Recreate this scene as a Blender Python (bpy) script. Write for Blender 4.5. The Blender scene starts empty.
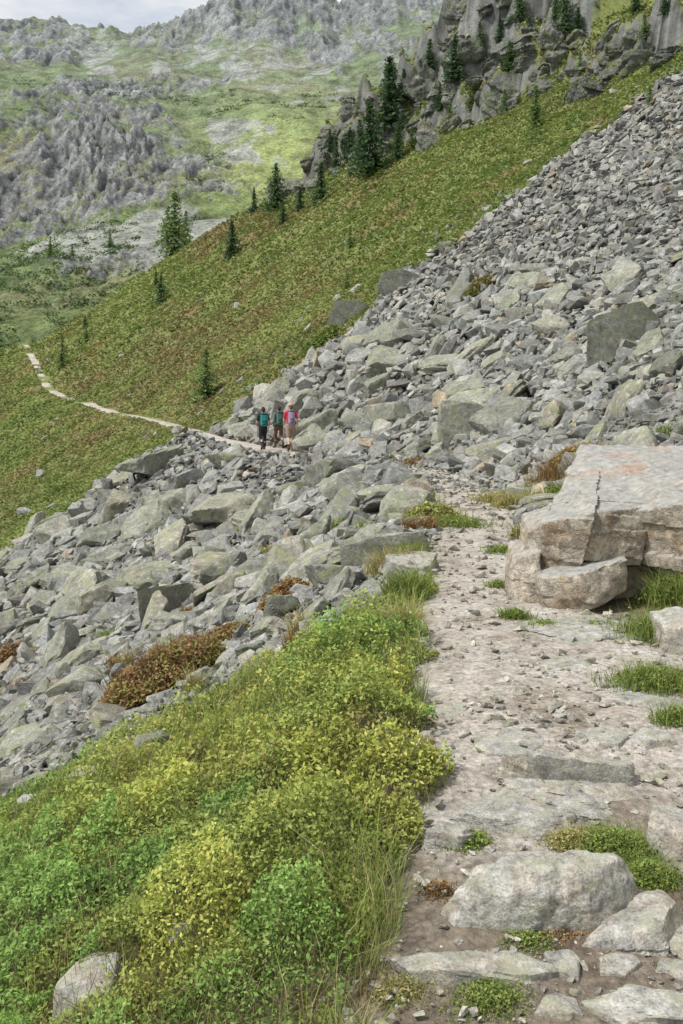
import bpy, bmesh, math, random, time
import numpy as np
from mathutils import Vector, Matrix, Euler
T0=time.time()
R=np.random.default_rng(7); random.seed(7)
scene=bpy.context.scene
scene.view_settings.view_transform='Standard'; scene.view_settings.look='None'; scene.view_settings.exposure=0
COL=scene.collection
EYE=1.6; F=1000.0; CU=341.5; HV=400.0

# ---------------------------------------------------------------- noise
PERM=np.random.default_rng(3).permutation(256); PERM=np.concatenate([PERM,PERM,PERM])
G3=np.random.default_rng(4).normal(size=(256,3)); G3/=np.linalg.norm(G3,axis=1)[:,None]
AN=np.random.default_rng(5).random(256)*2*np.pi; G2=np.stack([np.cos(AN),np.sin(AN)],1)
def fade(t): return t*t*t*(t*(t*6-15)+10)
def p2(x,y):
    x=np.asarray(x,float); y=np.asarray(y,float); x,y=np.broadcast_arrays(x,y)
    xi=np.floor(x).astype(int); yi=np.floor(y).astype(int); xf=x-xi; yf=y-yi; xi&=255; yi&=255
    def g(i,j,dx,dy):
        h=PERM[PERM[xi+i]+yi+j]; return G2[h,0]*dx+G2[h,1]*dy
    u=fade(xf); v=fade(yf)
    a=g(0,0,xf,yf); b=g(1,0,xf-1,yf); c=g(0,1,xf,yf-1); d=g(1,1,xf-1,yf-1)
    return ((a+(b-a)*u)+((c+(d-c)*u)-(a+(b-a)*u))*v)*1.5
def p3(p):
    pi=np.floor(p).astype(int); f=p-pi; pi&=255; w=fade(f); out=0
    for i in (0,1):
        for j in (0,1):
            for k in (0,1):
                h=PERM[PERM[PERM[pi[:,0]+i]+pi[:,1]+j]+pi[:,2]+k]
                g=G3[h]; d=(g*(f-np.array([i,j,k]))).sum(1)
                wt=(w[:,0] if i else 1-w[:,0])*(w[:,1] if j else 1-w[:,1])*(w[:,2] if k else 1-w[:,2])
                out=out+d*wt
    return out*1.5
def fbm(x,y,o=4,ox=0.0):
    s=0;a=1.0;t=0
    for i in range(o):
        s=s+a*p2(x*2**i+17.3*i+ox,y*2**i+9.1*i+ox); t+=a; a*=.5
    return s/t
def ridged(x,y,o=5,ox=0.0):
    s=0;a=1.0;t=0
    for i in range(o):
        s=s+a*(1-2*np.abs(p2(x*2**i+17.3*i+ox,y*2**i+9.1*i+ox))); t+=a; a*=.55
    return s/t
def sstep(a,b,x):
    t=np.clip((x-a)/(b-a),0,1); return t*t*(3-2*t)
HR=np.random.default_rng(9).random((256,4))
def worley(x,y):
    xi=np.floor(x).astype(int); yi=np.floor(y).astype(int)
    best=np.full(x.shape,9.0); bid=np.zeros(x.shape,int)
    for i in (-1,0,1):
        for j in (-1,0,1):
            h=PERM[PERM[(xi+i)&255]+((yi+j)&255)]
            dx=xi+i+HR[h,0]-x; dy=yi+j+HR[h,1]-y; d=dx*dx+dy*dy
            m=d<best; best=np.where(m,d,best); bid=np.where(m,h,bid)
    return np.sqrt(best),bid

# ---------------------------------------------------------------- terrain
ty=np.arange(-10,320,.25)
def smooth_table(px,py,s0,s1):
    raw=np.interp(ty,px,py)
    def g(s):
        k=np.arange(-4*s,4*s+.01,.25); w=np.exp(-k*k/2/s/s); w/=w.sum()
        pad=len(k)//2; return np.convolve(np.pad(raw,pad,mode='edge'),w,'valid')[:len(raw)]
    a=g(s0); b=g(s1); t=sstep(20,80,ty); return a*(1-t)+b*t
XP=smooth_table([0,2.5,4,6.4,8.9,13,20,27,39,50,65,90,120,160,200],[.6,.85,1.15,1.3,1.3,1.8,2.2,1.2,-2.5,-6.3,-10.5,-21,-35,-50,-66],.8,6)
ZP=smooth_table([0,2.6,3.2,4.2,20,28,36,44,65,90,120,160,200],[-.2,-.18,-.1,0,0,-.15,-.45,-.45,-.1,.6,2.5,9.5,18],.3,4)
HW=smooth_table([0,6.4,9,13,20,30,38,44,50,60,100],[.85,.84,.55,.6,.5,.65,1.1,1.0,.5,.5,.5],.6,4)
DC=smooth_table([0,92,105,118,130,156,200],[48,48,50,52,46.5,41,36],1,4)
def xp(y): return np.interp(y,ty,XP)
def zp(y): return np.interp(y,ty,ZP)
def hw(y): return np.interp(y,ty,HW)
def ycrest(x,y):
    a=x/np.maximum(y,5); return np.interp(a,[-.6,-.34,-.16,-.04,.1,.35],[175,168,166,156,152,152])
def dcrag(x,y): return np.interp(y,ty,DC)+5*fbm(x*.06,y*.06,4)+3.*fbm(x*.2,y*.2,2,3.)
def ecap(x,y): return np.interp(y,[116,132],[6,80])*(1+.5*fbm(x*.08,y*.08,2,7.7))
def H0(x,y):
    d=x-xp(y); w=hw(y)
    r=np.maximum(0,d-w); l=np.maximum(0,-d-w)
    z=zp(y)+.65*(r-1.0*(1-np.exp(-r/1.0)))*1.0-.5*(l-.5*(1-np.exp(-l/.5)))
    dc=dcrag(x,y); cap=ecap(x,y)
    e=np.minimum(np.maximum(0,d-dc),cap); m=sstep(80,95,y)
    rib=np.clip(.70+1.5*fbm(x*.07+2,y*.085,3,5.5),.12,1.4); rib=rib*(1-.45*sstep(132,118,y))
    ew=np.maximum(0,e+3.0*fbm(x*.16,y*.16,3,1.7)*sstep(0,6,e)+1.0*fbm(x*.6,y*.6,3,2.7)*sstep(0,6,e)); T=4.2
    k=np.floor(ew/T); fr=ew/T-k; stp=(k+sstep(.6,.85,fr))*T
    steps=rib*(.2*e+.85*stp)+sstep(0,6,e)*sstep(cap+8,cap,d-dc)*(4.0*(ridged(x*.12,y*.10,5,3.3)-.3)+2.0*(ridged(x*.45,y*.4,3,8.1)-.3))
    z=z+m*steps
    off=np.minimum(1,np.maximum(0,np.abs(d)-w)/1.5)
    z=z+off*(.05*fbm(x*1.3,y*1.3,3)+sstep(8,18,y)*(.35*fbm(x*.16,y*.16,3)+.12*fbm(x*.6,y*.6,2,5.))+sstep(50,90,y)*2.4*fbm(x*.05,y*.05,4,2.))
    z=z+.022*fbm(x*2.5,y*2.5,4,7.)*sstep(60,20,y)
    return z
def H(x,y):
    x=np.asarray(x,float); y=np.asarray(y,float); x,y=np.broadcast_arrays(x,y)
    yc=ycrest(x,y); ye=np.minimum(y,yc); o=np.maximum(0,y-yc)
    return H0(x,ye)-.8*(o-4*(1-np.exp(-o/4)))
def hit(u,v,lo=1.8,hi=175):
    for it in range(2):
        n=700 if it==0 else 60
        ys=np.geomspace(lo,hi,n); xs=(u-CU)/F*ys; zr=EYE+(HV-v)/F*ys
        h=H(xs,ys); ok=h>=zr; i=np.argmax(ok) if ok.any() else n-1
        lo=ys[max(i-1,0)]; hi=ys[i]
        if hi<=lo: hi=lo*1.001
    return float(xs[i]),float(ys[i]),float(h[i])
def normal(x,y,e=.4):
    gx=(H(x+e,y)-H(x-e,y))/(2*e); gy=(H(x,y+e)-H(x,y-e))/(2*e)
    n=np.stack([-gx,-gy,np.ones_like(gx)],-1); return n/np.linalg.norm(n,axis=-1)[...,None]
def ybound(x,y): return np.interp(x,[-30,-14,-9.5,-4,4,29,60],[24,40,53,60,68,83,96])+4*fbm(x*.12,y*.12,4,1.)
def zones(x,y):
    d=x-xp(y); w=hw(y); l=np.maximum(-d-w,0)
    yb=ybound(x,y)
    y0=np.where(d<0,6.9+2.3*np.exp(-l/.45)+.12*np.minimum(x,0),9.0)+.8*fbm(x*.8,y*.8,3,4.)
    far=y>yb; near=y<y0
    dc=dcrag(x,y); crag=(d>dc-1)&(y>82)&(d<dc+ecap(x,y)+3)
    path=np.abs(d)<w*(1+.35*fbm(x*1.5,y*1.5,3,6.))
    return near,(~near)&(~far),far&(~crag),crag&far,path

def mk(name,V,Fc,col=None,smooth=False,mat=None,link=True):
    me=bpy.data.meshes.new(name); V=np.asarray(V,np.float32); Fc=np.asarray(Fc,np.int32); k=Fc.shape[1]
    me.vertices.add(len(V)); me.vertices.foreach_set('co',V.ravel())
    me.loops.add(Fc.size); me.loops.foreach_set('vertex_index',Fc.ravel())
    me.polygons.add(len(Fc)); me.polygons.foreach_set('loop_start',np.arange(0,Fc.size,k,dtype=np.int32))
    me.update(calc_edges=True)
    me.polygons.foreach_set('use_smooth',np.full(len(Fc),smooth,dtype=bool))
    if col is not None:
        at=me.color_attributes.new('Col','FLOAT_COLOR','POINT')
        c=np.ones((len(V),4),np.float32); c[:,:3]=col; at.data.foreach_set('color',c.ravel())
    me.update()
    if mat: me.materials.append(mat)
    if not link: return me
    ob=bpy.data.objects.new(name,me); COL.objects.link(ob); return ob
def meta(ob,label=None,cat=None,kind=None,group=None):
    if label: ob['label']=label
    if cat: ob['category']=cat
    if kind: ob['kind']=kind
    if group: ob['group']=group
def grid_faces(nr,nc):
    i=np.arange(nr-1)[:,None]*nc+np.arange(nc-1)[None,:]
    return np.stack([i,i+1,i+nc+1,i+nc],-1).reshape(-1,4)

# ---------------------------------------------------------------- materials
class NT:
    def __init__(s,name):
        s.m=bpy.data.materials.new(name); s.m.use_nodes=True; s.t=s.m.node_tree; s.n=s.t.nodes; s.b=s.n['Principled BSDF']
        s.b.inputs['Roughness'].default_value=.9; s.b.inputs['Specular IOR Level'].default_value=.2
    def add(s,t,**k):
        n=s.n.new(t)
        for a,b in k.items(): setattr(n,a,b)
        return n
    def l(s,a,b): s.t.links.new(a,b)
    def noise(s,vec,scale,detail=5,rough=.6):
        n=s.add('ShaderNodeTexNoise'); n.inputs['Scale'].default_value=scale; n.inputs['Detail'].default_value=detail; n.inputs['Roughness'].default_value=rough
        s.l(vec,n.inputs['Vector']); return n.outputs['Fac']
    def ramp(s,fac,stops):
        n=s.add('ShaderNodeValToRGB'); e=n.color_ramp.elements
        while len(e)<len(stops): e.new(.5)
        for q,(p,c) in zip(e,stops):
            q.position=p; q.color=(c[0],c[1],c[2],1) if hasattr(c,'__len__') else (c,c,c,1)
        s.l(fac,n.inputs['Fac']); return n.outputs['Color']
    def mix(s,a,b,f,mode='MIX'):
        n=s.add('ShaderNodeMix',data_type='RGBA',blend_type=mode)
        for v,i in ((f,0),(a,6),(b,7)):
            if hasattr(v,'is_linked'): s.l(v,n.inputs[i])
            elif i==0: n.inputs[0].default_value=v
            else: n.inputs[i].default_value=(v[0],v[1],v[2],1)
        return n.outputs[2]
    def math(s,op,a,b=None,clamp=False):
        n=s.add('ShaderNodeMath',operation=op); n.use_clamp=clamp
        for v,i in ((a,0),(b,1)):
            if v is None: continue
            if hasattr(v,'is_linked'): s.l(v,n.inputs[i])
            else: n.inputs[i].default_value=v
        return n.outputs[0]
    def bump(s,h,strength,dist):
        n=s.add('ShaderNodeBump'); n.inputs['Strength'].default_value=strength; n.inputs['Distance'].default_value=dist
        s.l(h,n.inputs['Height']); s.l(n.outputs[0],s.b.inputs['Normal'])
def rock_material(name,lo,hi,lichen=(.3,.33,.17),lich=.5,attr=False,sc=1.0,bd=.03,warm=None,white=.6,top=None,crack=0,tint=True):
    q=NT(name); g=q.add('ShaderNodeNewGeometry'); vec=g.outputs['Position']
    if not attr:
        oi=q.add('ShaderNodeObjectInfo'); vm=q.add('ShaderNodeVectorMath',operation='MULTIPLY_ADD')
        cb=q.add('ShaderNodeCombineXYZ')
        for i in range(3): q.l(oi.outputs['Random'],cb.inputs[i])
        q.l(cb.outputs[0],vm.inputs[0]); vm.inputs[1].default_value=(31,47,19); q.l(g.outputs['Position'],vm.inputs[2]); vec=vm.outputs[0]
    n1=q.noise(vec,1.6*sc,4,.65); n2=q.noise(vec,9*sc,6,.72); n3=q.noise(vec,52*sc,3,.7)
    c=q.ramp(n1,[(.32,lo),(.66,hi)])
    if warm: c=q.mix(c,warm,q.ramp(q.noise(vec,3.1*sc,5,.7),[(.48,0),(.62,.85)]))
    c=q.mix(c,q.ramp(n2,[(.28,.38),(.5,.95),(.72,1.4)]),1.0,'MULTIPLY')
    c=q.mix(c,q.ramp(n3,[(.3,.5),(.6,1.2)]),.85,'MULTIPLY')
    lm=q.ramp(q.noise(vec,4.3*sc,7,.74),[(.51,0),(.58,lich)])
    c=q.mix(c,lichen,lm)
    c=q.mix(c,(.54,.54,.51),q.ramp(n2,[(.60,0),(.68,white)]))
    hh=q.math('ADD',q.math('MULTIPLY',n2,.9),q.math('MULTIPLY',n3,.35))
    if crack:
        mp=q.add('ShaderNodeMapping'); mp.inputs['Scale'].default_value=(.7,.7,1.9); mp.inputs['Rotation'].default_value=(.25,.4,0); q.l(vec,mp.inputs[0])
        wn=q.add('ShaderNodeVectorMath',operation='ADD'); nn=q.add('ShaderNodeTexNoise'); nn.inputs['Scale'].default_value=2.5; q.l(mp.outputs[0],nn.inputs['Vector'])
        q.l(mp.outputs[0],wn.inputs[0]); q.l(nn.outputs['Color'],wn.inputs[1])
        wv=q.add('ShaderNodeTexVoronoi',feature='DISTANCE_TO_EDGE'); wv.inputs['Scale'].default_value=crack; q.l(wn.outputs[0],wv.inputs['Vector'])
        ck=q.ramp(wv.outputs['Distance'],[(0,.45),(.02,1)]); c=q.mix(c,ck,.35,'MULTIPLY'); hh=q.math('ADD',hh,q.math('MULTIPLY',ck,.3))
    if top:
        sp=q.add('ShaderNodeSeparateXYZ'); q.l(g.outputs['True Normal'],sp.inputs[0])
        up=q.math('MULTIPLY',q.math('SUBTRACT',sp.outputs[2],.6,True),3.0,True)
        tc=q.mix(top[0],top[1],q.ramp(q.noise(vec,1.2,5,.68),[(.53,0),(.62,.75)])); tc=q.mix(tc,q.ramp(n2,[(.28,.55),(.72,1.3)]),1.0,'MULTIPLY'); c=q.mix(c,tc,q.math('MULTIPLY',up,.85))
    if attr:
        a=q.add('ShaderNodeAttribute',attribute_name='Col'); c=q.mix(c,a.outputs['Color'],1.0,'MULTIPLY')
    elif tint:
        c=q.mix(c,q.ramp(oi.outputs['Random'],[(0,(.70,.71,.68)),(.3,(1.0,1.01,.95)),(.55,(1.15,1.13,1.06)),(.75,(.82,.85,.80)),(.93,(1.15,1.08,.97)),(1,(1.22,1.22,1.17))]),1.0,'MULTIPLY')
    q.l(c,q.b.inputs['Base Color']); q.bump(hh,.85,bd); return q.m
M_ROCK=rock_material('gneiss',(.165,.168,.152),(.335,.332,.30),lichen=(.225,.25,.14),lich=.7)
M_ROCKS=rock_material('scree_rock',(.195,.197,.185),(.36,.357,.335),lichen=(.26,.275,.18),lich=.5,attr=True,bd=.04)
M_NEAR=rock_material('near_gneiss',(.25,.245,.225),(.45,.44,.405),lichen=(.34,.35,.24),lich=.5,sc=2.0,bd=.016,warm=(.39,.345,.28),tint=False)
M_BIG=rock_material('tan_gneiss',(.30,.27,.22),(.52,.465,.38),lichen=(.19,.18,.155),lich=.55,sc=1.6,bd=.035,warm=(.40,.30,.20),white=.8,top=((.39,.39,.37),(.47,.27,.18)),crack=1.5,tint=False)
M_CRAG=rock_material('crag_rock',(.09,.095,.09),(.27,.275,.26),lichen=(.12,.15,.06),lich=.85,sc=.35,bd=.3,white=.4)
def attr_mat(name,rough=.8,noise_amt=.5,sc=2.,bumpd=0,trans=0,sc2=None):
    q=NT(name); a=q.add('ShaderNodeAttribute',attribute_name='Col'); g=q.add('ShaderNodeNewGeometry')
    c=a.outputs['Color']
    if noise_amt>0:
        n=q.noise(g.outputs['Position'],sc,6,.7)
        c=q.mix(c,q.ramp(n,[(.3,1-noise_amt),(.7,1+noise_amt)]),1.0,'MULTIPLY')
        n2=q.noise(g.outputs['Position'],(sc2 or sc*6),5,.7)
        c=q.mix(c,q.ramp(n2,[(.3,1-noise_amt),(.7,1+noise_amt)]),1.0,'MULTIPLY')
        if bumpd: q.bump(q.math('ADD',n,q.math('MULTIPLY',n2,.4)),.9,bumpd)
    q.l(c,q.b.inputs['Base Color']); q.b.inputs['Roughness'].default_value=rough
    if trans:
        tr=q.add('ShaderNodeBsdfTranslucent'); q.l(c,tr.inputs[0]); ms=q.add('ShaderNodeMixShader'); ms.inputs[0].default_value=trans
        out=q.n['Material Output']; q.l(q.b.outputs[0],ms.inputs[1]); q.l(tr.outputs[0],ms.inputs[2]); q.l(ms.outputs[0],out.inputs['Surface'])
    return q.m
M_GROUND=attr_mat('ground_cover',noise_amt=.4,sc=1.2,bumpd=.08,sc2=14)
M_FAR=attr_mat('mountain_cover',noise_amt=.6,sc=.09,bumpd=3.0,sc2=.7)
M_LEAF=attr_mat('leaves',rough=.6,noise_amt=0,trans=.3)
def plain(name,c,rough=.8,var=.25,sc=30):
    q=NT(name); tc=q.add('ShaderNodeTexCoord'); n=q.noise(tc.outputs['Object'],sc,4)
    q.l(q.mix(c,q.ramp(n,[(.3,1-var),(.7,1+var)]),1.0,'MULTIPLY'),q.b.inputs['Base Color']); q.b.inputs['Roughness'].default_value=rough
    return q.m
q=NT('trail_dirt'); g=q.add('ShaderNodeNewGeometry'); P=g.outputs['Position']
n1=q.noise(P,1.5,5,.68); n2=q.noise(P,16,6,.75); n3=q.noise(P,80,3,.7)
c1=q.ramp(n1,[(.33,(.26,.215,.17)),(.47,(.43,.39,.34)),(.65,(.53,.50,.455))])
c2=q.ramp(n1,[(.35,(.13,.10,.075)),(.52,(.22,.185,.145)),(.68,(.36,.325,.28))])
sp=q.add('ShaderNodeSeparateXYZ'); q.l(P,sp.inputs[0])
yy_=q.math('ADD',sp.outputs[1],q.math('MULTIPLY',n1,1.6)); mr=q.add('ShaderNodeMapRange'); mr.inputs['From Min'].default_value=4.2; mr.inputs['From Max'].default_value=5.2; q.l(yy_,mr.inputs['Value'])
c=q.mix(c2,c1,mr.outputs[0])
c=q.mix(c,q.ramp(n2,[(.3,.55),(.5,1.05),(.72,1.4)]),1.0,'MULTIPLY')
vo=q.add('ShaderNodeTexVoronoi'); vo.inputs['Scale'].default_value=34; q.l(P,vo.inputs['Vector'])
c=q.mix(c,q.ramp(vo.outputs['Distance'],[(.0,1.3),(.45,.95),(.8,.6)]),.7,'MULTIPLY'); q.l(c,q.b.inputs['Base Color'])
q.bump(q.math('ADD',q.math('MULTIPLY',vo.outputs['Distance'],-.5),q.math('ADD',n2,n3)),.8,.02)
M_PATH=q.m

# ---------------------------------------------------------------- hillside mesh
nc=560; nr=760
A=np.linspace(-.9,.9,nc); Y=np.geomspace(2,214,nr)-4
YY,AA=np.meshgrid(Y,A,indexing='ij'); XX=AA*(YY+4)
x=XX.ravel(); y=YY.ravel(); z=H(x,y)
def hill_color(x,y,z):
    near,scr,gra,crg,pth=zones(x,y)
    n=fbm(x*.12,y*.12,4,11.); n2=fbm(x*.5,y*.5,3,12.)
    c=np.zeros((len(x),3))
    c[near]=(.12,.11,.055); c[scr]=(.095,.092,.083)
    g=np.array([.155,.18,.055])[None]+0*c; r=np.array([.18,.135,.06]); t=sstep(.0,.35,n+.4*n2)[:,None]
    g=g*(1-t)+r*t
    c[gra]=g[gra]
    nn=normal(x,y,.8)[:,2]
    k=sstep(.58,.44,nn+.22*n2)[:,None]; cr=g*(1-k)*.85+np.array([.15,.155,.145])*(.2+1.2*np.clip(ridged(x*.5,y*.5,3),0,1)[:,None])*k
    c[crg]=cr[crg]
    dd=np.abs(x-xp(y)); pw=sstep(1.5,1.0,dd/np.maximum(hw(y),.1)+.35*fbm(x*3,y*3,3,6.))*(y<45); pc=np.array([.22,.18,.14]); c=c*(1-pw[:,None])+pc*pw[:,None]
    return np.clip(c,.01,1)
hill=mk('hillside',np.stack([x,y,z],1),grid_faces(nr,nc),hill_color(x,y,z),True,M_GROUND)
meta(hill,'steep alpine hillside of grass, dwarf shrubs and scree','hillside','structure')
ys=np.concatenate([np.arange(-1.5,20,.05),np.arange(20,60,.2),np.arange(60,165,.5)]); ns=41
S=np.linspace(-1,1,ns); YS,SS=np.meshgrid(ys,S,indexing='ij')
ext=1+np.where(SS<0,.42*fbm(YS*.9,YS*0+3,4),.42*fbm(YS*.9,YS*0+8,4))*(1+1.2*sstep(50,70,YS))
W=hw(YS)*ext*1.1; X=xp(YS)+SS*W; Z=H(X,YS)+.03*(1-np.abs(SS)**6)-.05*np.abs(SS)**8+.014*fbm(X*3,YS*3,4,9.)
Z+=sstep(70,100,YS)*(.0+.5*fbm(YS*.16,YS*0,3,44.))
path=mk('footpath',np.stack([X.ravel(),YS.ravel(),Z.ravel()],1),grid_faces(len(ys),ns),None,True,M_PATH)
meta(path,'narrow stony dirt hiking trail across the slope','footpath','structure')

# ---- far mountain
nc2=700; nr2=640
A2=np.linspace(-.8,.3,nc2); R2=np.geomspace(165,1000,nr2)
RR,AA2=np.meshgrid(R2,A2,indexing='ij')
rk=np.array([165,200,280,400,430,500,620,800,850,900,1000.])
cols={-.34:[345,345,300,243,222,118,82,40,26,28,70],-.15:[400,330,285,215,200,160,108,50,28,30,60],0.:[400,330,270,200,185,140,95,35,10,16,50],.06:[400,330,270,200,185,140,90,20,-12,-25,50],.35:[400,330,270,200,185,140,80,-20,-60,-80,-20]}
ka=sorted(cols); Zc=[EYE+np.interp(RR,rk,rk*(400-np.array(cols[a]))/1000-np.where(rk<250,(250-rk)*.35,0)) for a in ka]
ZM=np.zeros_like(RR)
for i in range(len(ka)):
    if i==0: w=np.where(AA2<=ka[0],1,np.clip(1-(AA2-ka[0])/(ka[1]-ka[0]),0,1))
    elif i==len(ka)-1: w=np.clip((AA2-ka[i-1])/(ka[i]-ka[i-1]),0,1)
    else: w=np.clip(np.minimum((AA2-ka[i-1])/(ka[i]-ka[i-1]),1-(AA2-ka[i])/(ka[i+1]-ka[i])),0,1)
    ZM+=w*Zc[i]
MX=AA2*RR; MY=RR
ZM+=sstep(700,850,RR)*np.interp(AA2,[-.34,-.28,-.21,-.16,-.12,-.10,-.07,-.045,-.02,0,.02,.06],[0,2,-9,0,14,10,32,18,14,-6,2,4])
craggy=sstep(.02,.34,fbm(MX*.010,MY*.010,4,21.)+.08)*sstep(230,380,RR)*.9
cliff=np.exp(-((AA2+.24)/.085)**2)*np.exp(-((RR-475)/62)**2)*1.7*sstep(-.45,-.1,fbm(MX*.02,MY*.02,3,23.))
craggy=np.maximum(craggy,cliff)
craggy=np.maximum(craggy,sstep(740,830,RR)*sstep(-.3,-.1,AA2)*1.3)
mead=np.exp(-((AA2+.07)/.07)**2)*np.exp(-((RR-500)/110)**2)
craggy*=1-.85*mead
wx=8*fbm(MX*.02,MY*.02,3,61.)
rz=ridged((MX+wx)*.022,MY*.011,6,31.); rz2=ridged((MX+wx)*.07,MY*.045,5,32.); rz3=ridged(MX*.2,MY*.12,3,33.)
ZM+=craggy*(14*(rz-.35)+6.5*(rz2-.3)+3*(rz3-.3))+(1-np.clip(craggy,0,1))*(7*fbm(MX*.02,MY*.02,5)+8*fbm((MX+MY*.3)*.018,MY*.004,3,36.)*sstep(350,600,RR))+sstep(770,860,RR)*11*(ridged(MX*.035,MY*.01,5,35.)-.3)
mx,my,mz=MX.ravel(),MY.ravel(),ZM.ravel()
gy,gx=np.gradient(ZM); dR=np.gradient(R2)[:,None]; dX=RR*(A2[1]-A2[0])
sl=np.sqrt((gy/dR)**2+(gx/dX)**2).ravel()
cg=craggy.ravel(); n=fbm(mx*.012,my*.012,5,41.); n2=fbm(mx*.05,my*.03,5,42.)
g1=np.array([.125,.165,.06]); g2=np.array([.25,.30,.095]); g3=np.array([.07,.12,.04]); br=np.array([.17,.17,.085])
t=sstep(-.05,.4,n)[:,None]; c=g1*(1-t)+br*t
t=(mead.ravel()*(.6+.9*np.clip(n2+.3,0,1)))[:,None].clip(0,1); c=c*(1-t)+g2*t
lowm=(np.exp(-((AA2+.32)/.12)**2)*sstep(420,300,RR)).ravel()[:,None]*sstep(-.1,.2,n2)[:,None]; c=c*(1-lowm)+g3*lowm
rk_=np.clip(sstep(1.0,1.45,sl+.5*n2)+sstep(.35,.75,cg)*sstep(-.08,.2,n2+.3*rz.ravel()-.05),0,1)[:,None]
rc=np.array([.225,.232,.228])*(.22+1.1*np.clip(rz2.ravel()*.6+rz3.ravel()*.5,0,1)[:,None])
c=c*(1-rk_)+rc*rk_
fan=np.maximum(np.exp(-((AA2+.17+.0008*(RR-340))/.12)**2)*np.exp(-((RR-345)/60)**2)*1.6, np.exp(-((AA2+.1)/.12)**2)*np.exp(-((RR-700)/60)**2)*.6).ravel()
fan=np.maximum(fan,sstep(.10,.33,fbm((mx+my*.35)*.02,my*.004,4,51.))*.8*(my>480))
fm=sstep(.35,.85,fan+1.2*n2+.25*fbm(mx*.2,my*.12,3,57.))[:,None]*(1-.6*rk_)*.8; c=c*(1-fm)+np.array([.31,.315,.30])*fm
hz=(.01+.24*sstep(300,900,my))[:,None]; c=c*(1-hz)+np.array([.27,.32,.34])*hz  # aerial haze painted into the vertex colours, stronger with distance
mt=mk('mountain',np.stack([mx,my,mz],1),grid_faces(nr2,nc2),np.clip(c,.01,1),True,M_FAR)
meta(mt,'distant craggy mountain with green slopes and grey cliffs','mountain','structure')
print('terrain',time.time()-T0)

# ---------------------------------------------------------------- rocks
def ico(n):
    bm=bmesh.new(); bmesh.ops.create_icosphere(bm,subdivisions=n,radius=1)
    V=np.array([v.co[:] for v in bm.verts]); Fc=np.array([[v.index for v in f.verts] for f in bm.faces]); bm.free()
    return V/np.linalg.norm(V,axis=1)[:,None],Fc
ICO={n:ico(n) for n in (2,4,5,6)}
def planes_rock(N,h,sub,p,disp=.04,seed=0,dims=(1,1,1),fr=2.2,strata=0,sa=1.6):
    D,Fc=ICO[sub]
    dims=np.array(dims); dd=D*dims
    q=np.clip((dd@N.T)/h,1e-6,None); m=q.max(1); s=m*((q/m[:,None])**p).sum(1)**(1/p)
    V=dd/s[:,None]
    rs=seed*7.13
    sz=dims.mean()
    nv=V/np.linalg.norm(V,axis=1)[:,None]
    o=p3(V/sz*fr+rs)*.6+p3(V/sz*fr*2.3+rs+5)*.3+p3(V/sz*fr*6+rs+9)*.16+p3(V/sz*fr*14+rs)*.07
    V=V+nv*(o*disp*sz)[:,None]
    if strata:
        k=V[:,2]+.12*V[:,0]+.08*V[:,1]+.06*p3(V*1.5+rs)*sz; st=np.floor(k*strata)
        hh=HR[(st.astype(int)*37+seed)&255,0]-.5; V=V+nv*np.array([1,1,0])*(hh*disp*sa*sz)[:,None]
    return V,Fc
def rand_rock(seed,sub,dims=(1,.75,.45),p=26,npl=9,disp=.05,strata=0):
    r=np.random.default_rng(seed)
    N=np.concatenate([np.array([[1,0,0],[-1,0,0],[0,1,0],[0,-1,0],[0,0,1],[0,0,-1.]])+r.normal(size=(6,3))*.22, r.normal(size=(npl,3))])
    N/=np.linalg.norm(N,axis=1)[:,None]; dm=np.array(dims)
    sup=np.sqrt(((N*dm)**2).sum(1)); h=sup*np.concatenate([r.uniform(.72,.95,6),r.uniform(.68,.95,npl)])
    return planes_rock(N,h,sub,p,disp,seed,dims,strata=strata)
def slab_rock(seed,sub,dims,p=30,disp=.05,strata=0,sides=7,tiltz=.3,poly=None):
    r=np.random.default_rng(seed); dm=np.array(dims); U=[];Hh=[]
    if poly:      # footprint drawn as a convex outline in unit space
        n_=len(poly)
        for i in range(n_):
            x0,y0=poly[i]; x1,y1=poly[(i+1)%n_]; nx,ny=(y1-y0),-(x1-x0); L=math.hypot(nx,ny); nx/=L; ny/=L; hh=nx*x0+ny*y0
            if hh<0: nx,ny,hh=-nx,-ny,-hh
            U.append((nx,ny,r.uniform(.0,tiltz))); Hh.append(hh)
    else:
        a0=r.uniform(0,6.28)
        for i in range(sides):
            a=a0+(i+r.uniform(-.3,.3))*2*np.pi/sides; U.append((math.cos(a),math.sin(a),r.uniform(-.1,tiltz))); Hh.append(r.uniform(.72,1.0))
    U.append((r.normal()*.07,r.normal()*.07,1)); Hh.append(.85); U.append((0,0,-1)); Hh.append(.9)
    for i in range(3):
        a=r.uniform(0,6.28); U.append((math.cos(a)*.5,math.sin(a)*.5,.8)); Hh.append(r.uniform(.85,1.0))
    U=np.array(U); Hh=np.array(Hh)
    N=U/dm; L=np.linalg.norm(N,axis=1); N/=L[:,None]; h=Hh/L
    return planes_rock(N,h,sub,p,disp,seed,dims,strata=strata)
def hull(pts):
    bm=bmesh.new(); vs=[bm.verts.new(p) for p in pts]; o=bmesh.ops.convex_hull(bm,input=vs)
    ex=[g for g in o['geom_interior'] if isinstance(g,bmesh.types.BMVert)]
    bmesh.ops.delete(bm,geom=ex,context='VERTS'); bmesh.ops.triangulate(bm,faces=bm.faces[:]); bm.verts.index_update(); bm.normal_update()
    V=np.array([v.co[:] for v in bm.verts]); Fc=np.array([[v.index for v in f.verts] for f in bm.faces])
    N=np.array([f.normal[:] for f in bm.faces]); C=np.array([f.calc_center_median()[:] for f in bm.faces]); bm.free()
    return V,Fc,N,C
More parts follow.
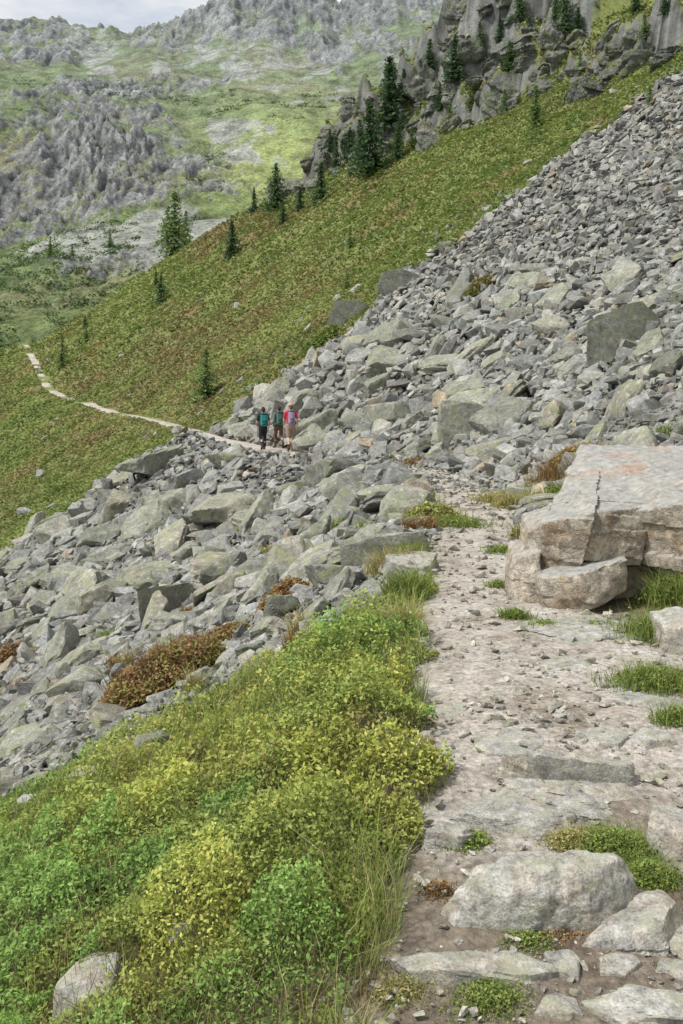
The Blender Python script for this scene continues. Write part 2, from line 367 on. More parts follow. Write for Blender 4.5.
def hull_rock(pts,sub=5,p=40,disp=.03,seed=1,strata=0,sa=1.6):
    pts=np.array(pts,float); c=pts.mean(0); V,Fc,N,C=hull(pts-c); h=(N*C).sum(1)
    s=np.sign(h); N=N*s[:,None]; h=np.abs(h)
    key=np.round(np.c_[N,h],2); _,ix=np.unique(key,axis=0,return_index=True); N=N[ix]; h=h[ix]
    V,F2=planes_rock(N,h,sub,p,disp,seed,(pts.max(0)-pts.min(0))/2,strata=strata,sa=sa); return V+c,F2
def finish_rock(me,ang=32):
    me.polygons.foreach_set('use_smooth',np.ones(len(me.polygons),bool)); me.set_sharp_from_angle(angle=math.radians(ang))
def low_variant(seed,n):
    r=np.random.default_rng(seed); P=r.uniform(-1,1,(n,3)); P/=np.abs(P).max(1)[:,None]**.8; P*=np.array([1,r.uniform(.5,.9),r.uniform(.22,.55)])*.5
    V,Fc,_,_=hull(P); return V,Fc
LOW=[low_variant(100+i,12) for i in range(36)]; MID=[low_variant(300+i,20) for i in range(40)]
def rotmats(nrm,tilt,r):
    n=len(nrm); a=r.uniform(0,2*np.pi,n); z=nrm+r.normal(size=(n,3))*tilt[:,None]; z/=np.linalg.norm(z,axis=1)[:,None]
    t=np.stack([np.cos(a),np.sin(a),np.zeros(n)],1); t-=(t*z).sum(1)[:,None]*z; t/=np.linalg.norm(t,axis=1)[:,None]
    b=np.cross(z,t); return np.stack([t,b,z],-1)
def merge(variants,pos,M,s,col,r):
    idx=r.integers(0,len(variants),len(pos)); Vs=[];Fs=[];Cs=[];o=0
    for k,(V,Fc) in enumerate(variants):
        m=np.where(idx==k)[0]
        if len(m)==0: continue
        W=np.einsum('nij,vj->nvi',M[m],V)*s[m][:,None,None]+pos[m][:,None,:]
        Vs.append(W.reshape(-1,3)); Fs.append((Fc[None]+(np.arange(len(m))*len(V))[:,None,None]+o).reshape(-1,3)); o+=len(m)*len(V)
        Cs.append(np.repeat(col[m],len(V),0))
    return np.concatenate(Vs),np.concatenate(Fs),np.concatenate(Cs)
HIK=[(-3.15,40.2),(-2.62,41.8),(-2.0,39.4)]
SHR=[(160,698,135,58),(215,652,70,24),(283,606,52,26),(8,665,40,22),(478,292,34,14),(572,478,62,34),(320,345,40,14),(430,522,60,20)]
SHW=[(hit(u,v)[:2]+((w/F*hit(u,v)[1])/2,)) for u,v,w,h in SHR]
def rock_ok(x,y,s):
    near,scr,gra,crg,pth=zones(x,y); d=x-xp(y)
    on=np.abs(d)<hw(y)*1.0
    ok=scr&~(on&(s>.06)&(y<17))&~(on&(s>.12)&(y<75)&(y>=17))&~((np.abs(d)<hw(y)+.3*s)&(s>.3)&(y<70))
    a=x/y; ok&=~((a>-.105)&(a<-.03)&(y>26)&(y<43)&(s>.32))
    ok&=~((a>-.2)&(a<-.11)&(y>38)&(y<62)&(s>.5)&(d>-6)&(d<0))
    ok&=~((x>1.1)&(x<3.6)&(y>7)&(y<9.6)&(s>.1))
    for sx,sy,sr in SHW: ok&=~(((x-sx)**2+((y-sy)/1.0)**2<(sr*.9)**2)&(s>.012*sy))
    return ok
def rockcol(n,r):
    b=r.uniform(.58,1.25,n)[:,None]; t=r.normal(size=(n,1))*.02; c=b*np.concatenate([1+t,np.ones((n,1)),1-t*1.2],1)
    w=r.random(n)<.04; c[w]*=np.array([1.18,.99,.8]); return np.clip(c,.3,1.6)
def darts(N,rlo,rhi,ymin,ymax,prev,k,power=1.0,maxs=2.0):
    arr=np.array(prev).reshape(-1,3) if len(prev) else np.zeros((0,3))
    a=R.uniform(-.47,.47,N); yy=np.exp(R.uniform(np.log(ymin),np.log(ymax),N)); s=yy*(rlo+(rhi-rlo)*R.random(N)**power)
    s=np.minimum(s,maxs); xx=a*yy; dd=xx-xp(yy)+8*fbm(xx*.1,yy*.1,2,77.); s*=1-.74*sstep(5,22,dd)
    ok=rock_ok(xx,yy,s)&(s/yy>rlo*.5)
    xx,yy,s=xx[ok],yy[ok],s[ok]; o=np.argsort(-s/yy); xx,yy,s=xx[o],yy[o],s[o]
    buf=np.zeros((len(arr)+len(xx),3)); buf[:len(arr)]=arr; n=len(arr)
    for i in range(len(xx)):
        if n:
            B=buf[:n]; d2=(B[:,0]-xx[i])**2+(B[:,1]-yy[i])**2
            if (d2<(k*(B[:,2]+s[i]))**2).any(): continue
        buf[n]=(xx[i],yy[i],s[i]); n+=1
    return buf[:n]
big=darts(1500,.022,.060,7.6,80,[],.42,2.8)
mid=darts(7000,.011,.025,7.2,90,big,.28,1.7)
allr=darts(10500,.0075,.014,7.0,92,mid,.22,1.2)
key=allr[:,2]/allr[:,1]; allr=allr[np.argsort(-key)]
NIND=230
ind=allr[:NIND]; rest=allr[NIND:]
print('rocks big',len(big),'mid',len(mid),len(allr),time.time()-T0)
VARS=[]
for i in range(30):
    r=np.random.default_rng(500+i)
    if i%2: V,Fc=rand_rock(500+i,4,(.5,r.uniform(.28,.45),r.uniform(.14,.28)),p=44,npl=9,disp=.09)
    else: V,Fc=slab_rock(500+i,4,(.5,r.uniform(.3,.45),r.uniform(.10,.18)),p=44,disp=.09,strata=14,sides=5+i%3)
    me=mk('boulder',V,Fc,None,True,M_ROCK,link=False); finish_rock(me,26); VARS.append(me)
nr_=normal(ind[:,0],ind[:,1],.8); MM=rotmats(nr_,np.full(len(ind),.30),R); hz_=H(ind[:,0],ind[:,1])
for i,(bx,by,bs) in enumerate(ind):
    ob=bpy.data.objects.new('boulder',VARS[i%30]); COL.objects.link(ob)
    M=Matrix(MM[i].tolist()).to_4x4(); ob.matrix_world=Matrix.Translation((bx,by,hz_[i]+bs*.18))@M@Matrix.Diagonal((bs*1.2,bs*1.2,bs*1.15,1))
    meta(ob,('large angular grey boulder with green lichen in the rock field' if bs>1 else 'angular grey gneiss block lying among the scree'),'boulder',None,'boulders strewn across the rock field')
x,y,s=rest.T; zz=H(x,y); V1,F1,C1=merge(MID,np.stack([x,y,zz+s*.2],1),rotmats(normal(x,y,.6),np.full(len(x),.42),R),s*1.3,rockcol(len(x),R),R)
N=62000
a=R.uniform(-.47,.47,N); yy=np.exp(R.uniform(np.log(7),np.log(95),N)); s=yy*(.0035+.0075*R.random(N)**1.6); xx=a*yy
ok=rock_ok(xx,yy,s); xx,yy,s=xx[ok],yy[ok],s[ok]
V2,F2,C2=merge(LOW,np.stack([xx,yy,H(xx,yy)+s*R.uniform(0,.6,len(xx))],1),rotmats(normal(xx,yy,.6),np.full(len(xx),.55),R),s*1.25,rockcol(len(xx),R),R)
N=9000
a=R.uniform(-.4,.45,N); yy=R.uniform(40,150,N); xx=a*yy; near,scr,gra,crg,pth=zones(xx,yy); yb=ybound(xx,yy)
pr=np.where(crg,.25,np.where(gra,.8*np.exp(-(yy-yb)/4.0)+.012+.05*(fbm(xx*.08,yy*.08,3,96.)>.3),0)); ok=(R.random(N)<pr)&(gra|crg)&(np.abs(xx-xp(yy))>.6); xx,yy=xx[ok],yy[ok]; s=R.uniform(.25,1.0,len(xx))*R.uniform(.5,1.3,len(xx))
V3,F3,C3=merge(MID,np.stack([xx,yy,H(xx,yy)+s*.1],1),rotmats(normal(xx,yy,.6),np.full(len(xx),.4),R),s,rockcol(len(xx),R),R)
V=np.concatenate([V1,V2,V3]); Fc=np.concatenate([F1,F2+len(V1),F3+len(V1)+len(V2)]); C=np.concatenate([C1,C2,C3])
scree=mk('scree',V,Fc,C,False,M_ROCKS); meta(scree,'loose grey scree of broken rocks covering the slope','scree','stuff')
print('scree faces',len(Fc),time.time()-T0)
CV=[]
for i in range(8):
    r=np.random.default_rng(1500+i); V,Fc=rand_rock(1500+i,5,(.5,r.uniform(.3,.45),r.uniform(.34,.55)),p=50,npl=13,disp=.26,strata=7)
    me=mk('rock_outcrop',V,Fc,None,True,M_CRAG,link=False); finish_rock(me,28); CV.append(me)
r=np.random.default_rng(91); cnt=0; tries=0; CP=[]
while cnt<125 and tries<1800:
    tries+=1
    if r.random()<.55: t=r.random(); u=300+t*210+r.normal()*22; v=182-t*120+r.normal()*36
    else: u=r.uniform(460,680); v=80+r.normal()*22-.08*(u-590)
    if v<-20 or u>683: continue
    X0,Y0,Z0=hit(u,v,60,172)
    if not bool(zones(np.array([X0]),np.array([Y0]))[3][0]): continue
    s=r.uniform(1.8,7.0)*(.7 if Y0<118 else 1)
    if any((X0-a)**2+(Y0-b)**2<(.34*(c+s))**2 for a,b,c in CP): continue
    CP.append((X0,Y0,s)); cnt+=1
    ob=bpy.data.objects.new('rock_outcrop',CV[cnt%8]); COL.objects.link(ob); ob.location=(X0,Y0,Z0-.05*s); ob.rotation_euler=(r.normal()*.3,r.normal()*.3-.4,r.uniform(0,6.28)); ob.scale=(s,s,s*r.uniform(.7,1.15))
    meta(ob,'craggy grey rock outcrop jutting from the grassy ridge','rock outcrop',None,'rock outcrops along the steep ridge')
print('outcrops',cnt,time.time()-T0)
N=42000
a=R.uniform(-.45,.5,N); yy=np.exp(R.uniform(np.log(2.0),np.log(40),N)); xx=a*yy
d=np.abs(xx-xp(yy)); ok=(d<hw(yy)*1.2)&(R.random(N)<.25+.75*sstep(-.1,.3,fbm(xx*1.5,yy*1.5,3,60.))); xx,yy=xx[ok],yy[ok]
s=yy*(.002+.013*R.random(len(xx))**4.5); s=np.minimum(s,.14)
pc=np.array([1.35,1.29,1.2])*R.uniform(.6,1.3,(len(xx),1))
V,Fc,C=merge(LOW,np.stack([xx,yy,H(xx,yy)+.03+s*.12],1),rotmats(np.tile([0,0,1.],(len(xx),1)),np.full(len(xx),.35),R),s,pc,R)
gr=mk('gravel',V,Fc,C,False,M_ROCKS); meta(gr,'loose gravel and pebbles on the trail','gravel','stuff')

def place_stone(xc,yc,z,w,dp,h,label,name,mat,seed,sub=5,p=26,disp=.06,tilt=(0,0,0),strata=0,sides=7,boul=False,poly=None,tiltz=.3):
    if boul: V,Fc=rand_rock(seed,sub,(w/2,dp/2,h*.8),p=p,npl=8,disp=disp)
    else: V,Fc=slab_rock(seed,sub,(w/2,dp/2,h*.8),p=p,disp=disp,strata=strata,sides=sides,poly=poly,tiltz=tiltz)
    mn,mx_=V.min(0),V.max(0); V=(V-(mn+mx_)/2)/(mx_-mn)*np.array([w,dp,h*1.6])
    me=mk(name,V,Fc,None,True,mat,link=False); finish_rock(me,28)
    ob=bpy.data.objects.new(name,me); COL.objects.link(ob); ob.location=(xc,yc,z+h*.2); ob.rotation_euler=tilt
    meta(ob,label,'rock'); return ob
TAKEN=[]
def stone(u0,u1,v0,v1,h,label,name='stone',mat=None,seed=1,sub=5,p=60,tilt=(0,0),disp=.09,ex=1.1,**k):
    uc=(u0+u1)/2; X0,Y0,Z0=hit(uc,v1)
    h=h*1.1; yb=max((EYE-Z0-h)/(v0-HV)*F,Y0+.12); w=(u1-u0)/F*(Y0+yb)/2*ex; dp=(yb-Y0)*1.2; yc=(Y0+yb)/2
    TAKEN.append(((uc-CU)/F*yc,yc,max(w,dp)/2))
    return place_stone((uc-CU)/F*yc,yc,Z0,w,dp,h,label,name,mat or M_NEAR,seed,sub,p,disp,(tilt[0],tilt[1],0),**k)
stone(433,648,832,942,.21,'broad pale grey boulder embedded in the trail edge','boulder',seed=211,sub=6,p=24,disp=.15,tilt=(.07,.03),ex=1.16,tiltz=.5,
      poly=[(-1,-.25),(-.82,-.8),(-.1,-1),(.6,-.85),(1,-.1),(.8,.75),(.1,1),(-.55,.8)])
stone(436,648,764,846,.10,'broad flat layered grey slab beside the trail','rock_slab',seed=12,sub=6,p=80,tilt=(.03,.05),disp=.14,strata=34,ex=1.16,
      poly=[(-1,-.55),(-.3,-1),(.7,-.8),(1,-.05),(.75,.8),(.2,1),(-.45,.55)])
stone(500,632,756,790,.13,'thin tilted grey slab lying on another slab','rock_slab',seed=212,sub=5,p=80,tilt=(.08,.12),disp=.12,strata=34,sides=5)
stone(418,482,818,856,.08,'small grey slab beside larger flat rock',seed=13,strata=40,sides=5)
stone(548,684,888,962,.085,'flat pale rock slab below the rounded boulder','rock_slab',seed=14,tilt=(.03,-.22),strata=40,ex=1.15,poly=[(-1,-.9),(.5,-1),(1,.2),(.9,1),(.3,.7)])
stone(400,558,940,992,.06,'flat pale stone step set into the dirt','rock_slab',seed=15,strata=50,tilt=(0,.06),ex=1.15,sides=5)
stone(585,712,976,1040,.07,'flat whitish stone step set into the dirt','rock_slab',seed=16,strata=50,ex=1.15,sides=5)
stone(528,580,996,1034,.05,'small broken stone on the gravel',seed=17,sides=5)
stone(643,716,800,868,.13,'grey angular block at the trail edge','rock',seed=18,ex=1.15,sides=5,tilt=(0,.1))
stone(472,552,728,762,.05,'smooth pale flat stone on the dirt trail',seed=19,p=18)
stone(576,626,725,755,.045,'beige stone on the dirt trail',seed=20,sides=5)
stone(622,680,722,757,.06,'grey flat stone on the dirt trail',seed=21,sides=5)
stone(642,695,696,728,.05,'pale stone at the trail edge',seed=22)
stone(656,710,606,658,.20,'grey rock half buried in grass at the trail edge','rock',seed=23,sides=5)
stone(520,648,612,650,.06,'flat slab laid in front of the big tan boulder','rock_slab',seed=24,strata=40)
stone(660,720,920,968,.06,'pale stone at the trail edge',seed=25)
stone(598,642,951,988,.045,'small rusty stone on the gravel',seed=26,sides=5)
stone(548,585,951,990,.05,'small pale stone on the gravel',seed=27,sides=5)
stone(650,702,952,994,.05,'flat pale stone at the trail edge',seed=28,sides=5)
stone(470,524,666,684,.03,'thin flat stone on the dirt trail',seed=29)
stone(600,670,690,712,.035,'flat pale slab on the dirt trail',seed=129)
stone(540,600,655,672,.03,'flat pale slab on the dirt trail',seed=130)
stone(430,480,700,722,.03,'flat pale slab on the dirt trail',seed=131)
stone(54,134,950,1024,.07,'grey rock poking out of the green shrubs','rock',seed=330,tilt=(.05,-.12),ex=.95,sides=6,p=30)
stone(168,196,930,952,.05,'small pale rock among the shrubs',seed=31,tilt=(.1,-.3))
stone(8,56,790,816,.09,'pale flat rock at the edge of the shrubs','rock',seed=32,tilt=(0,-.2),ex=.85)
stone(62,108,768,790,.10,'pale broken rock at the edge of the shrubs','rock',seed=33,tilt=(.1,-.2),ex=.85)
stone(22,58,776,792,.10,'small grey broken rock at the edge of the shrubs','rock',mat=M_ROCK,seed=133,tilt=(.1,-.2),ex=.9)
stone(128,176,738,762,.14,'grey angular rock at the edge of the shrubs','rock',mat=M_ROCK,seed=34,tilt=(.1,-.2),ex=.9)
VEX=[t for t in TAKEN if t[0]<0]
stone(392,434,480,505,.38,'rust red block beside the trail','rock',mat=M_BIG,seed=35,sub=4,boul=True)
stone(345,440,532,566,.3,'large flat green-grey slab beside the trail','rock_slab',mat=M_ROCK,seed=36,sub=5,tilt=(.08,-.1),strata=8)
stone(380,440,548,578,.16,'pale flat slab at the trail edge','rock_slab',mat=M_NEAR,seed=37,strata=14)
stone(200,262,488,528,.7,'large angular green-grey boulder at the rock field edge','boulder',mat=M_ROCK,seed=38,boul=True)
stone(148,192,440,474,.9,'large angular green-grey boulder at the rock field edge','boulder',mat=M_ROCK,seed=48,boul=True)
stone(590,668,290,352,1.2,'large lichen covered block on the scree slope','boulder',mat=M_ROCK,seed=49,boul=True)
stone(380,428,262,290,1.3,'pale flat boulder at the top of the scree','boulder',mat=M_ROCK,seed=50,boul=True)
stone(330,372,296,320,1.2,'green grey boulder at the top of the scree','boulder',mat=M_ROCK,seed=51,boul=True)
stone(440,500,385,440,1.0,'large green grey block on the scree slope','boulder',mat=M_ROCK,seed=53,boul=True)
stone(630,690,365,395,.7,'pale slab on the scree slope','rock_slab',mat=M_ROCK,seed=52,sub=4)
stone(560,612,452,480,.4,'grey block on the bank above the trail','rock',mat=M_ROCK,seed=40,sub=4,boul=True)
r=np.random.default_rng(77); cnt=0; tries=0
while cnt<110 and tries<7000:
    tries+=1; yc=math.exp(r.uniform(math.log(2.35),math.log(15))); side=r.random(); off=(-.4+1.5*r.random()) if side<.75 else -(.4+.6*r.random())
    xc=float(xp(yc)+off*hw(yc)*1.2); w=r.uniform(.05,.26)*(.7 if side>=.75 else 1)*(.8+.05*yc)
    u=CU+xc/yc*F
    if u>700 or u<330 or any((xc-a)**2+(yc-b)**2<(c*.8+w*.45)**2 for a,b,c in TAKEN) or (1.2<xc and 6.9<yc<9.5): continue
    TAKEN.append((xc,yc,w/2)); cnt+=1
    fl=.5 if yc>4.3 else .8
    place_stone(xc,yc,float(H(xc,yc)),w,w*r.uniform(.5,.9),w*r.uniform(.14,.34)*fl,'pale flat stone set in the dirt trail','stone',M_NEAR,900+cnt,4,60,.11,(r.normal()*.08*fl,r.normal()*.08*fl,r.uniform(0,6.28)),sides=int(r.integers(4,7)))
def PX(u,v,y): return ((u-CU)/F*y, y, EYE+(HV-v)/F*y)
b1=[PX(541,524,7.8),PX(596,512,7.60),PX(543,576,7.9),PX(582,566,7.64),(2.0,8.9,.92),(2.3,8.9,1.0),(1.72,8.9,.2),(2.2,8.9,.1)]
b1c=[PX(586,514,7.68),PX(652,506,7.85),PX(578,560,7.66),PX(640,566,7.82),(2.1,8.9,.96),(2.5,9.1,1.03),(2.0,8.9,.1),(2.6,9.1,.1)]
b1b=[PX(636,512,7.85),PX(690,503,7.60),PX(760,513,7.8),PX(636,560,7.9),PX(680,584,7.68),PX(760,592,7.8),(2.4,9.0,1.0),(3.5,9.1,1.0),(2.5,9.0,.1),(3.5,9.1,.0),(3.2,8.4,.98)]
b0=[(2.1,8.5,.88),(2.6,8.3,.87),(3.4,8.15,.90),(2.0,9.0,.96),(2.3,9.6,1.18),(3.5,9.4,1.17),(2.1,8.6,.6),(3.4,8.3,.6),(2.0,9.2,.6),(3.5,9.3,.6)]
b2=[PX(538,578,7.62),PX(580,574,7.42),PX(628,558,7.62),PX(626,590,7.62),PX(546,618,7.55),PX(596,608,7.42),(1.52,8.5,.3),(1.52,8.5,-.1),(2.2,8.5,-.1),(2.2,8.5,.38)]
b3=[PX(512,562,7.95),PX(540,550,7.8),PX(508,600,7.9),PX(522,612,7.75),PX(545,612,7.7),(1.4,8.4,.42),(1.35,8.4,-.1),(1.6,8.4,-.1),(1.6,8.3,.45)]
b4=[PX(528,532,8.0),PX(548,522,7.85),PX(518,575,8.0),PX(548,580,7.85),(1.55,8.6,.62),(1.8,8.6,.7),(1.5,8.6,.1),(1.8,8.6,.1)]
b5=[(2.0,8.0,.45),(3.5,8.0,.45),(2.05,8.0,-.1),(3.5,8.0,-.1),(2.0,9.1,.5),(3.5,9.1,.5),(2.0,9.1,-.1),(3.5,9.1,-.1)]
Vs=[];Fs=[];o=0
for pts,sd,sb in ((b1,61,6),(b1c,68,6),(b1b,64,6),(b0,65,6),(b2,62,5),(b3,63,5),(b4,66,5),(b5,67,5)):
    V,Fc=hull_rock(pts,sb,110,.085,sd,strata=9,sa=.75); Vs.append(V); Fs.append(Fc+o); o+=len(V)
V=np.concatenate(Vs); base=np.array([2.2,8.2,0.])
bb=mk('boulder',V-base,np.concatenate(Fs),None,True,M_BIG); finish_rock(bb.data,26); bb.location=base
meta(bb,'huge tan split boulder with rusty top beside the trail','boulder')
print('heroes',time.time()-T0)

# ---------------------------------------------------------------- vegetation
def leaves(P,size,col,aspect=.55,upb=.6,r=R):
    n=len(P); nrm=r.normal(size=(n,3)); nrm[:,2]=np.abs(nrm[:,2])+upb; nrm/=np.linalg.norm(nrm,axis=1)[:,None]
    t=r.normal(size=(n,3)); t-=(t*nrm).sum(1)[:,None]*nrm; t/=np.linalg.norm(t,axis=1)[:,None]; b=np.cross(nrm,t)
    t=t*(size/2)[:,None]; b=b*(size*aspect/2)[:,None]
    V=np.stack([P-t,P+b,P+t,P-b],1).reshape(-1,3); Fc=np.arange(4*n).reshape(-1,4); return V,Fc,np.repeat(col,4,0)
def blades(P,h,wd,lean,col,r=R):
    n=len(P); a=r.uniform(0,2*np.pi,n); dirv=np.stack([np.cos(a),np.sin(a),np.zeros(n)],1); c=r.uniform(0,2*np.pi,n); side=np.stack([np.cos(c),np.sin(c),np.zeros(n)],1)*wd[:,None]/2
    up=np.array([0,0,1.]); p1=P+up*(h*.55)[:,None]+dirv*(h*lean*.3)[:,None]; p2_=P+up*(h*(1-.25*lean))[:,None]+dirv*(h*lean)[:,None]
    V=np.stack([P-side,P+side,p1+side*.7,p1-side*.7,p2_+side*.1,p2_-side*.1],1).reshape(-1,3)
    i=np.arange(n)*6; Fc=np.concatenate([np.stack([i,i+1,i+2,i+3],1),np.stack([i+3,i+2,i+4,i+5],1)]); return V,Fc,np.repeat(col,6,0)
def join(L):
    Vs=[];Fs=[];Cs=[];o=0
    for V,Fc,C in L: Vs.append(V);Fs.append(Fc+o);Cs.append(C);o+=len(V)
    return np.concatenate(Vs),np.concatenate(Fs),np.concatenate(Cs)
PALS=[np.array([(.20,.33,.08),(.17,.28,.065),(.25,.36,.10),(.14,.24,.055)]),
      np.array([(.36,.38,.09),(.31,.35,.075),(.40,.39,.11),(.27,.32,.065)]),
      np.array([(.25,.32,.075),(.29,.34,.085),(.22,.28,.065),(.32,.35,.10)]),
      np.array([(.31,.22,.10),(.27,.24,.085),(.22,.22,.07),(.30,.29,.10)])]
ALLP=np.concatenate(PALS)
def lefte(x,y): return -(x-xp(y))-hw(y)*(1.0+.34*fbm(y*1.1,y*0,4,70.))
N=640000
a=R.uniform(-.62,.28,N); yy=np.exp(R.uniform(np.log(1.7),np.log(10.2),N)); xx=a*yy
ed=lefte(xx,yy); near=zones(xx,yy)[0]
f1,id1=worley(xx/.31+50,yy/.31+50); f2,id2=worley(xx/.12+20,yy/.12+20)
bush=fbm(xx*.9,yy*.9,3,74.)
ok=near&(ed+.20*np.clip(1-f1*1.3,0,1)*(HR[id1,0]>.35)>0.03)
ok&=~((bush<-.34)&(R.random(N)<.6))
for (ex,ey,er) in VEX: ok&=~(((xx-ex)**2+(yy-ey+.05)**2)<(er*.95)**2)
xx,yy,ed,f1,id1,f2,id2,bush=[q[ok] for q in (xx,yy,ed,f1,id1,f2,id2,bush)]
edge_d=np.clip(ed/.35+.35,0.1,1)
mound=np.exp(-((ed-.4)/.45)**2)*sstep(2.6,3.6,yy)*sstep(8,6,yy)
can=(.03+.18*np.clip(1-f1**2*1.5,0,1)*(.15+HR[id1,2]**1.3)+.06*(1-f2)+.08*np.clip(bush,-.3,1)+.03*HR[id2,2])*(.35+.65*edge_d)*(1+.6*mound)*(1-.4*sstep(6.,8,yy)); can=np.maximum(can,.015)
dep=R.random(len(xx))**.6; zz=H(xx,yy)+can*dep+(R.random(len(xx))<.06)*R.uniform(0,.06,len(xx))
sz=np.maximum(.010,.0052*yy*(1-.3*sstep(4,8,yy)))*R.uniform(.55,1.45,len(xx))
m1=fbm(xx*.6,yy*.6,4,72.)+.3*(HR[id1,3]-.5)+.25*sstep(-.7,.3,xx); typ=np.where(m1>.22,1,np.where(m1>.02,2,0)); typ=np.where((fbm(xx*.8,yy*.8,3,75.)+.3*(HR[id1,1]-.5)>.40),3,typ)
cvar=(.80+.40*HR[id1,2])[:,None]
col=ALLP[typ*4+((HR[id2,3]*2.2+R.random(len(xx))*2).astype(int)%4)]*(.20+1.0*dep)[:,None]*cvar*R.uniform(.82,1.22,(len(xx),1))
k=R.random(len(xx))<np.clip(1.0+1.0*fbm(xx*1.1,yy*1.1,3,71.),.3,1)
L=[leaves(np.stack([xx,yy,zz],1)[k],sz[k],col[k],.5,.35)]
N=16000; a=R.uniform(-.6,.3,N); yy=np.exp(R.uniform(np.log(1.7),np.log(8),N)); xx=a*yy; ok=zones(xx,yy)[0]&(lefte(xx,yy)>-.03); xx,yy=xx[ok],yy[ok]; n=len(xx)
L.append(blades(np.stack([xx,yy,H(xx,yy)],1),R.uniform(.05,.26,n),np.full(n,.003),R.uniform(.3,1.,n),np.array([.17,.12,.07])*R.uniform(.6,1.6,(n,1))))
N=110000
a=R.uniform(-.6,.3,N); yy=np.exp(R.uniform(np.log(1.7),np.log(10.0),N)); xx=a*yy; dd=lefte(xx,yy)
clm=fbm(xx*2.2,yy*2.2,3,79.)
w=np.where(dd>-.05,.10+.9*np.exp(-np.maximum(dd,0)/.35)*sstep(4.2,6.5,yy)*(clm>-.15)+.5*(fbm(xx*.8,yy*.8,3,73.)>.15)+.5*(clm>.2)*(dd<.35),0)
ok=(R.random(N)<w)&zones(xx,yy)[0]; xx,yy=xx[ok],yy[ok]; n=len(xx)
gc=np.array([(.28,.36,.09),(.38,.39,.13),(.19,.28,.06),(.50,.44,.25)])[R.choice(4,n,p=[.42,.2,.3,.08])]*R.uniform(.7,1.2,(n,1))
L.append(blades(np.stack([xx,yy,H(xx,yy)],1),R.uniform(.08,.26,n)*(1+.4*sstep(.1,.4,fbm(xx*1.3,yy*1.3,2,78.))),np.maximum(.0028,.00095*yy),R.uniform(.15,.9,n),gc))
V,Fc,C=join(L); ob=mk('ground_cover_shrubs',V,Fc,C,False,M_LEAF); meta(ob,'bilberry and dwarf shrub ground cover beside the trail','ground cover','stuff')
print('near veg',len(Fc),time.time()-T0)
L=[]
def tuft(u,v,ru,n,hmin,hmax,pal,leafy=.4):
    X0,Y0,Z0=hit(u,v); r_=ru/F*Y0; k=max(3,int(n)); P=R.normal(size=(k,2))*r_*.5; xx=X0+P[:,0]; yy=Y0+P[:,1]*.8; zz=H(xx,yy)
    pal=np.array(pal); c=pal[R.integers(0,len(pal),k)]*R.uniform(.7,1.25,(k,1))
    L.append(blades(np.stack([xx,yy,zz],1),R.uniform(hmin,hmax,k),np.full(k,max(.003,.001*Y0)),R.uniform(.2,.9,k),c))
    m=int(k*leafy*2)
    if m:
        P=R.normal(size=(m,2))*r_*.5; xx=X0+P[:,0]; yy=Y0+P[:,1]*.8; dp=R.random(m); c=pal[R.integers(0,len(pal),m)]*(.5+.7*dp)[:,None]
        L.append(leaves(np.stack([xx,yy,H(xx,yy)+.02+dp*hmax*.6*np.exp(-(P**2).sum(1)/(r_*r_))],1),np.maximum(.008,.0035*Y0)*R.uniform(.6,1.4,m),c))
GR=[(.19,.27,.06),(.29,.32,.09),(.14,.2,.05)]; YG=[(.38,.35,.13),(.27,.28,.09),(.46,.39,.2)]; RD=[(.28,.15,.07),(.2,.17,.06),(.34,.22,.1)]
for (u,v,ru,n,h0,h1,pal,lf) in [(660,640,40,1100,.08,.24,GR,.6),(655,690,44,1200,.06,.18,GR,.8),(672,600,30,700,.1,.3,GR,.6),(680,730,26,700,.05,.16,GR,.8),(515,622,16,350,.05,.14,GR,.5),(545,630,20,250,.04,.1,GR,.6),(600,632,26,220,.04,.1,GR,.6),
    (612,856,42,1400,.03,.12,GR,2.5),(648,886,28,1000,.03,.11,GR,2.5),(575,852,30,700,.02,.10,YG,2.),(470,850,24,500,.02,.08,GR,1.5),(490,1010,40,700,.02,.08,GR,1.2),(655,945,16,300,.02,.06,GR,1.2),(530,950,34,500,.01,.05,GR,1.5),
    (400,1000,30,300,.02,.08,YG,1.),(440,900,18,200,.02,.08,RD,1.),(560,940,30,400,.02,.05,RD,1.5),
    (430,520,30,900,.1,.28,YG,.4),(455,528,30,700,.08,.2,GR,.5),(500,503,26,600,.1,.25,YG,.4),(420,512,18,500,.12,.35,GR,.4),(525,500,20,400,.1,.3,GR,.5),(505,555,18,300,.06,.15,GR,.5),(500,590,14,200,.04,.12,GR,.5),
    (565,484,30,1200,.25,.55,RD,1.0),(580,474,28,1000,.25,.55,YG,1.0),(545,500,26,700,.1,.3,GR,.6),(600,500,30,600,.1,.3,GR,.8),(515,508,20,500,.15,.3,YG,.8),(660,440,20,300,.1,.3,GR,.5),
    (390,575,22,900,.12,.32,YG,.3),(410,565,14,500,.12,.3,GR,.3),(405,600,20,900,.12,.3,GR,.3),(400,640,20,900,.12,.3,YG,.3)]:
    tuft(u,v,ru,n,h0,h1,pal,lf)
for i in range(80):
    u=R.uniform(0,683); v=R.uniform(455,740); X0,Y0,Z0=hit(u,v)
    if bool(zones(np.array([X0]),np.array([Y0]))[1][0]): tuft(u,v,R.uniform(5,16),160,.08,.3,[GR,YG,RD][i%3],.5)
V,Fc,C=join(L); ob=mk('grass_tufts',V,Fc,C,False,M_LEAF); meta(ob,'tufts of grass between stones along the trail','grass','stuff')
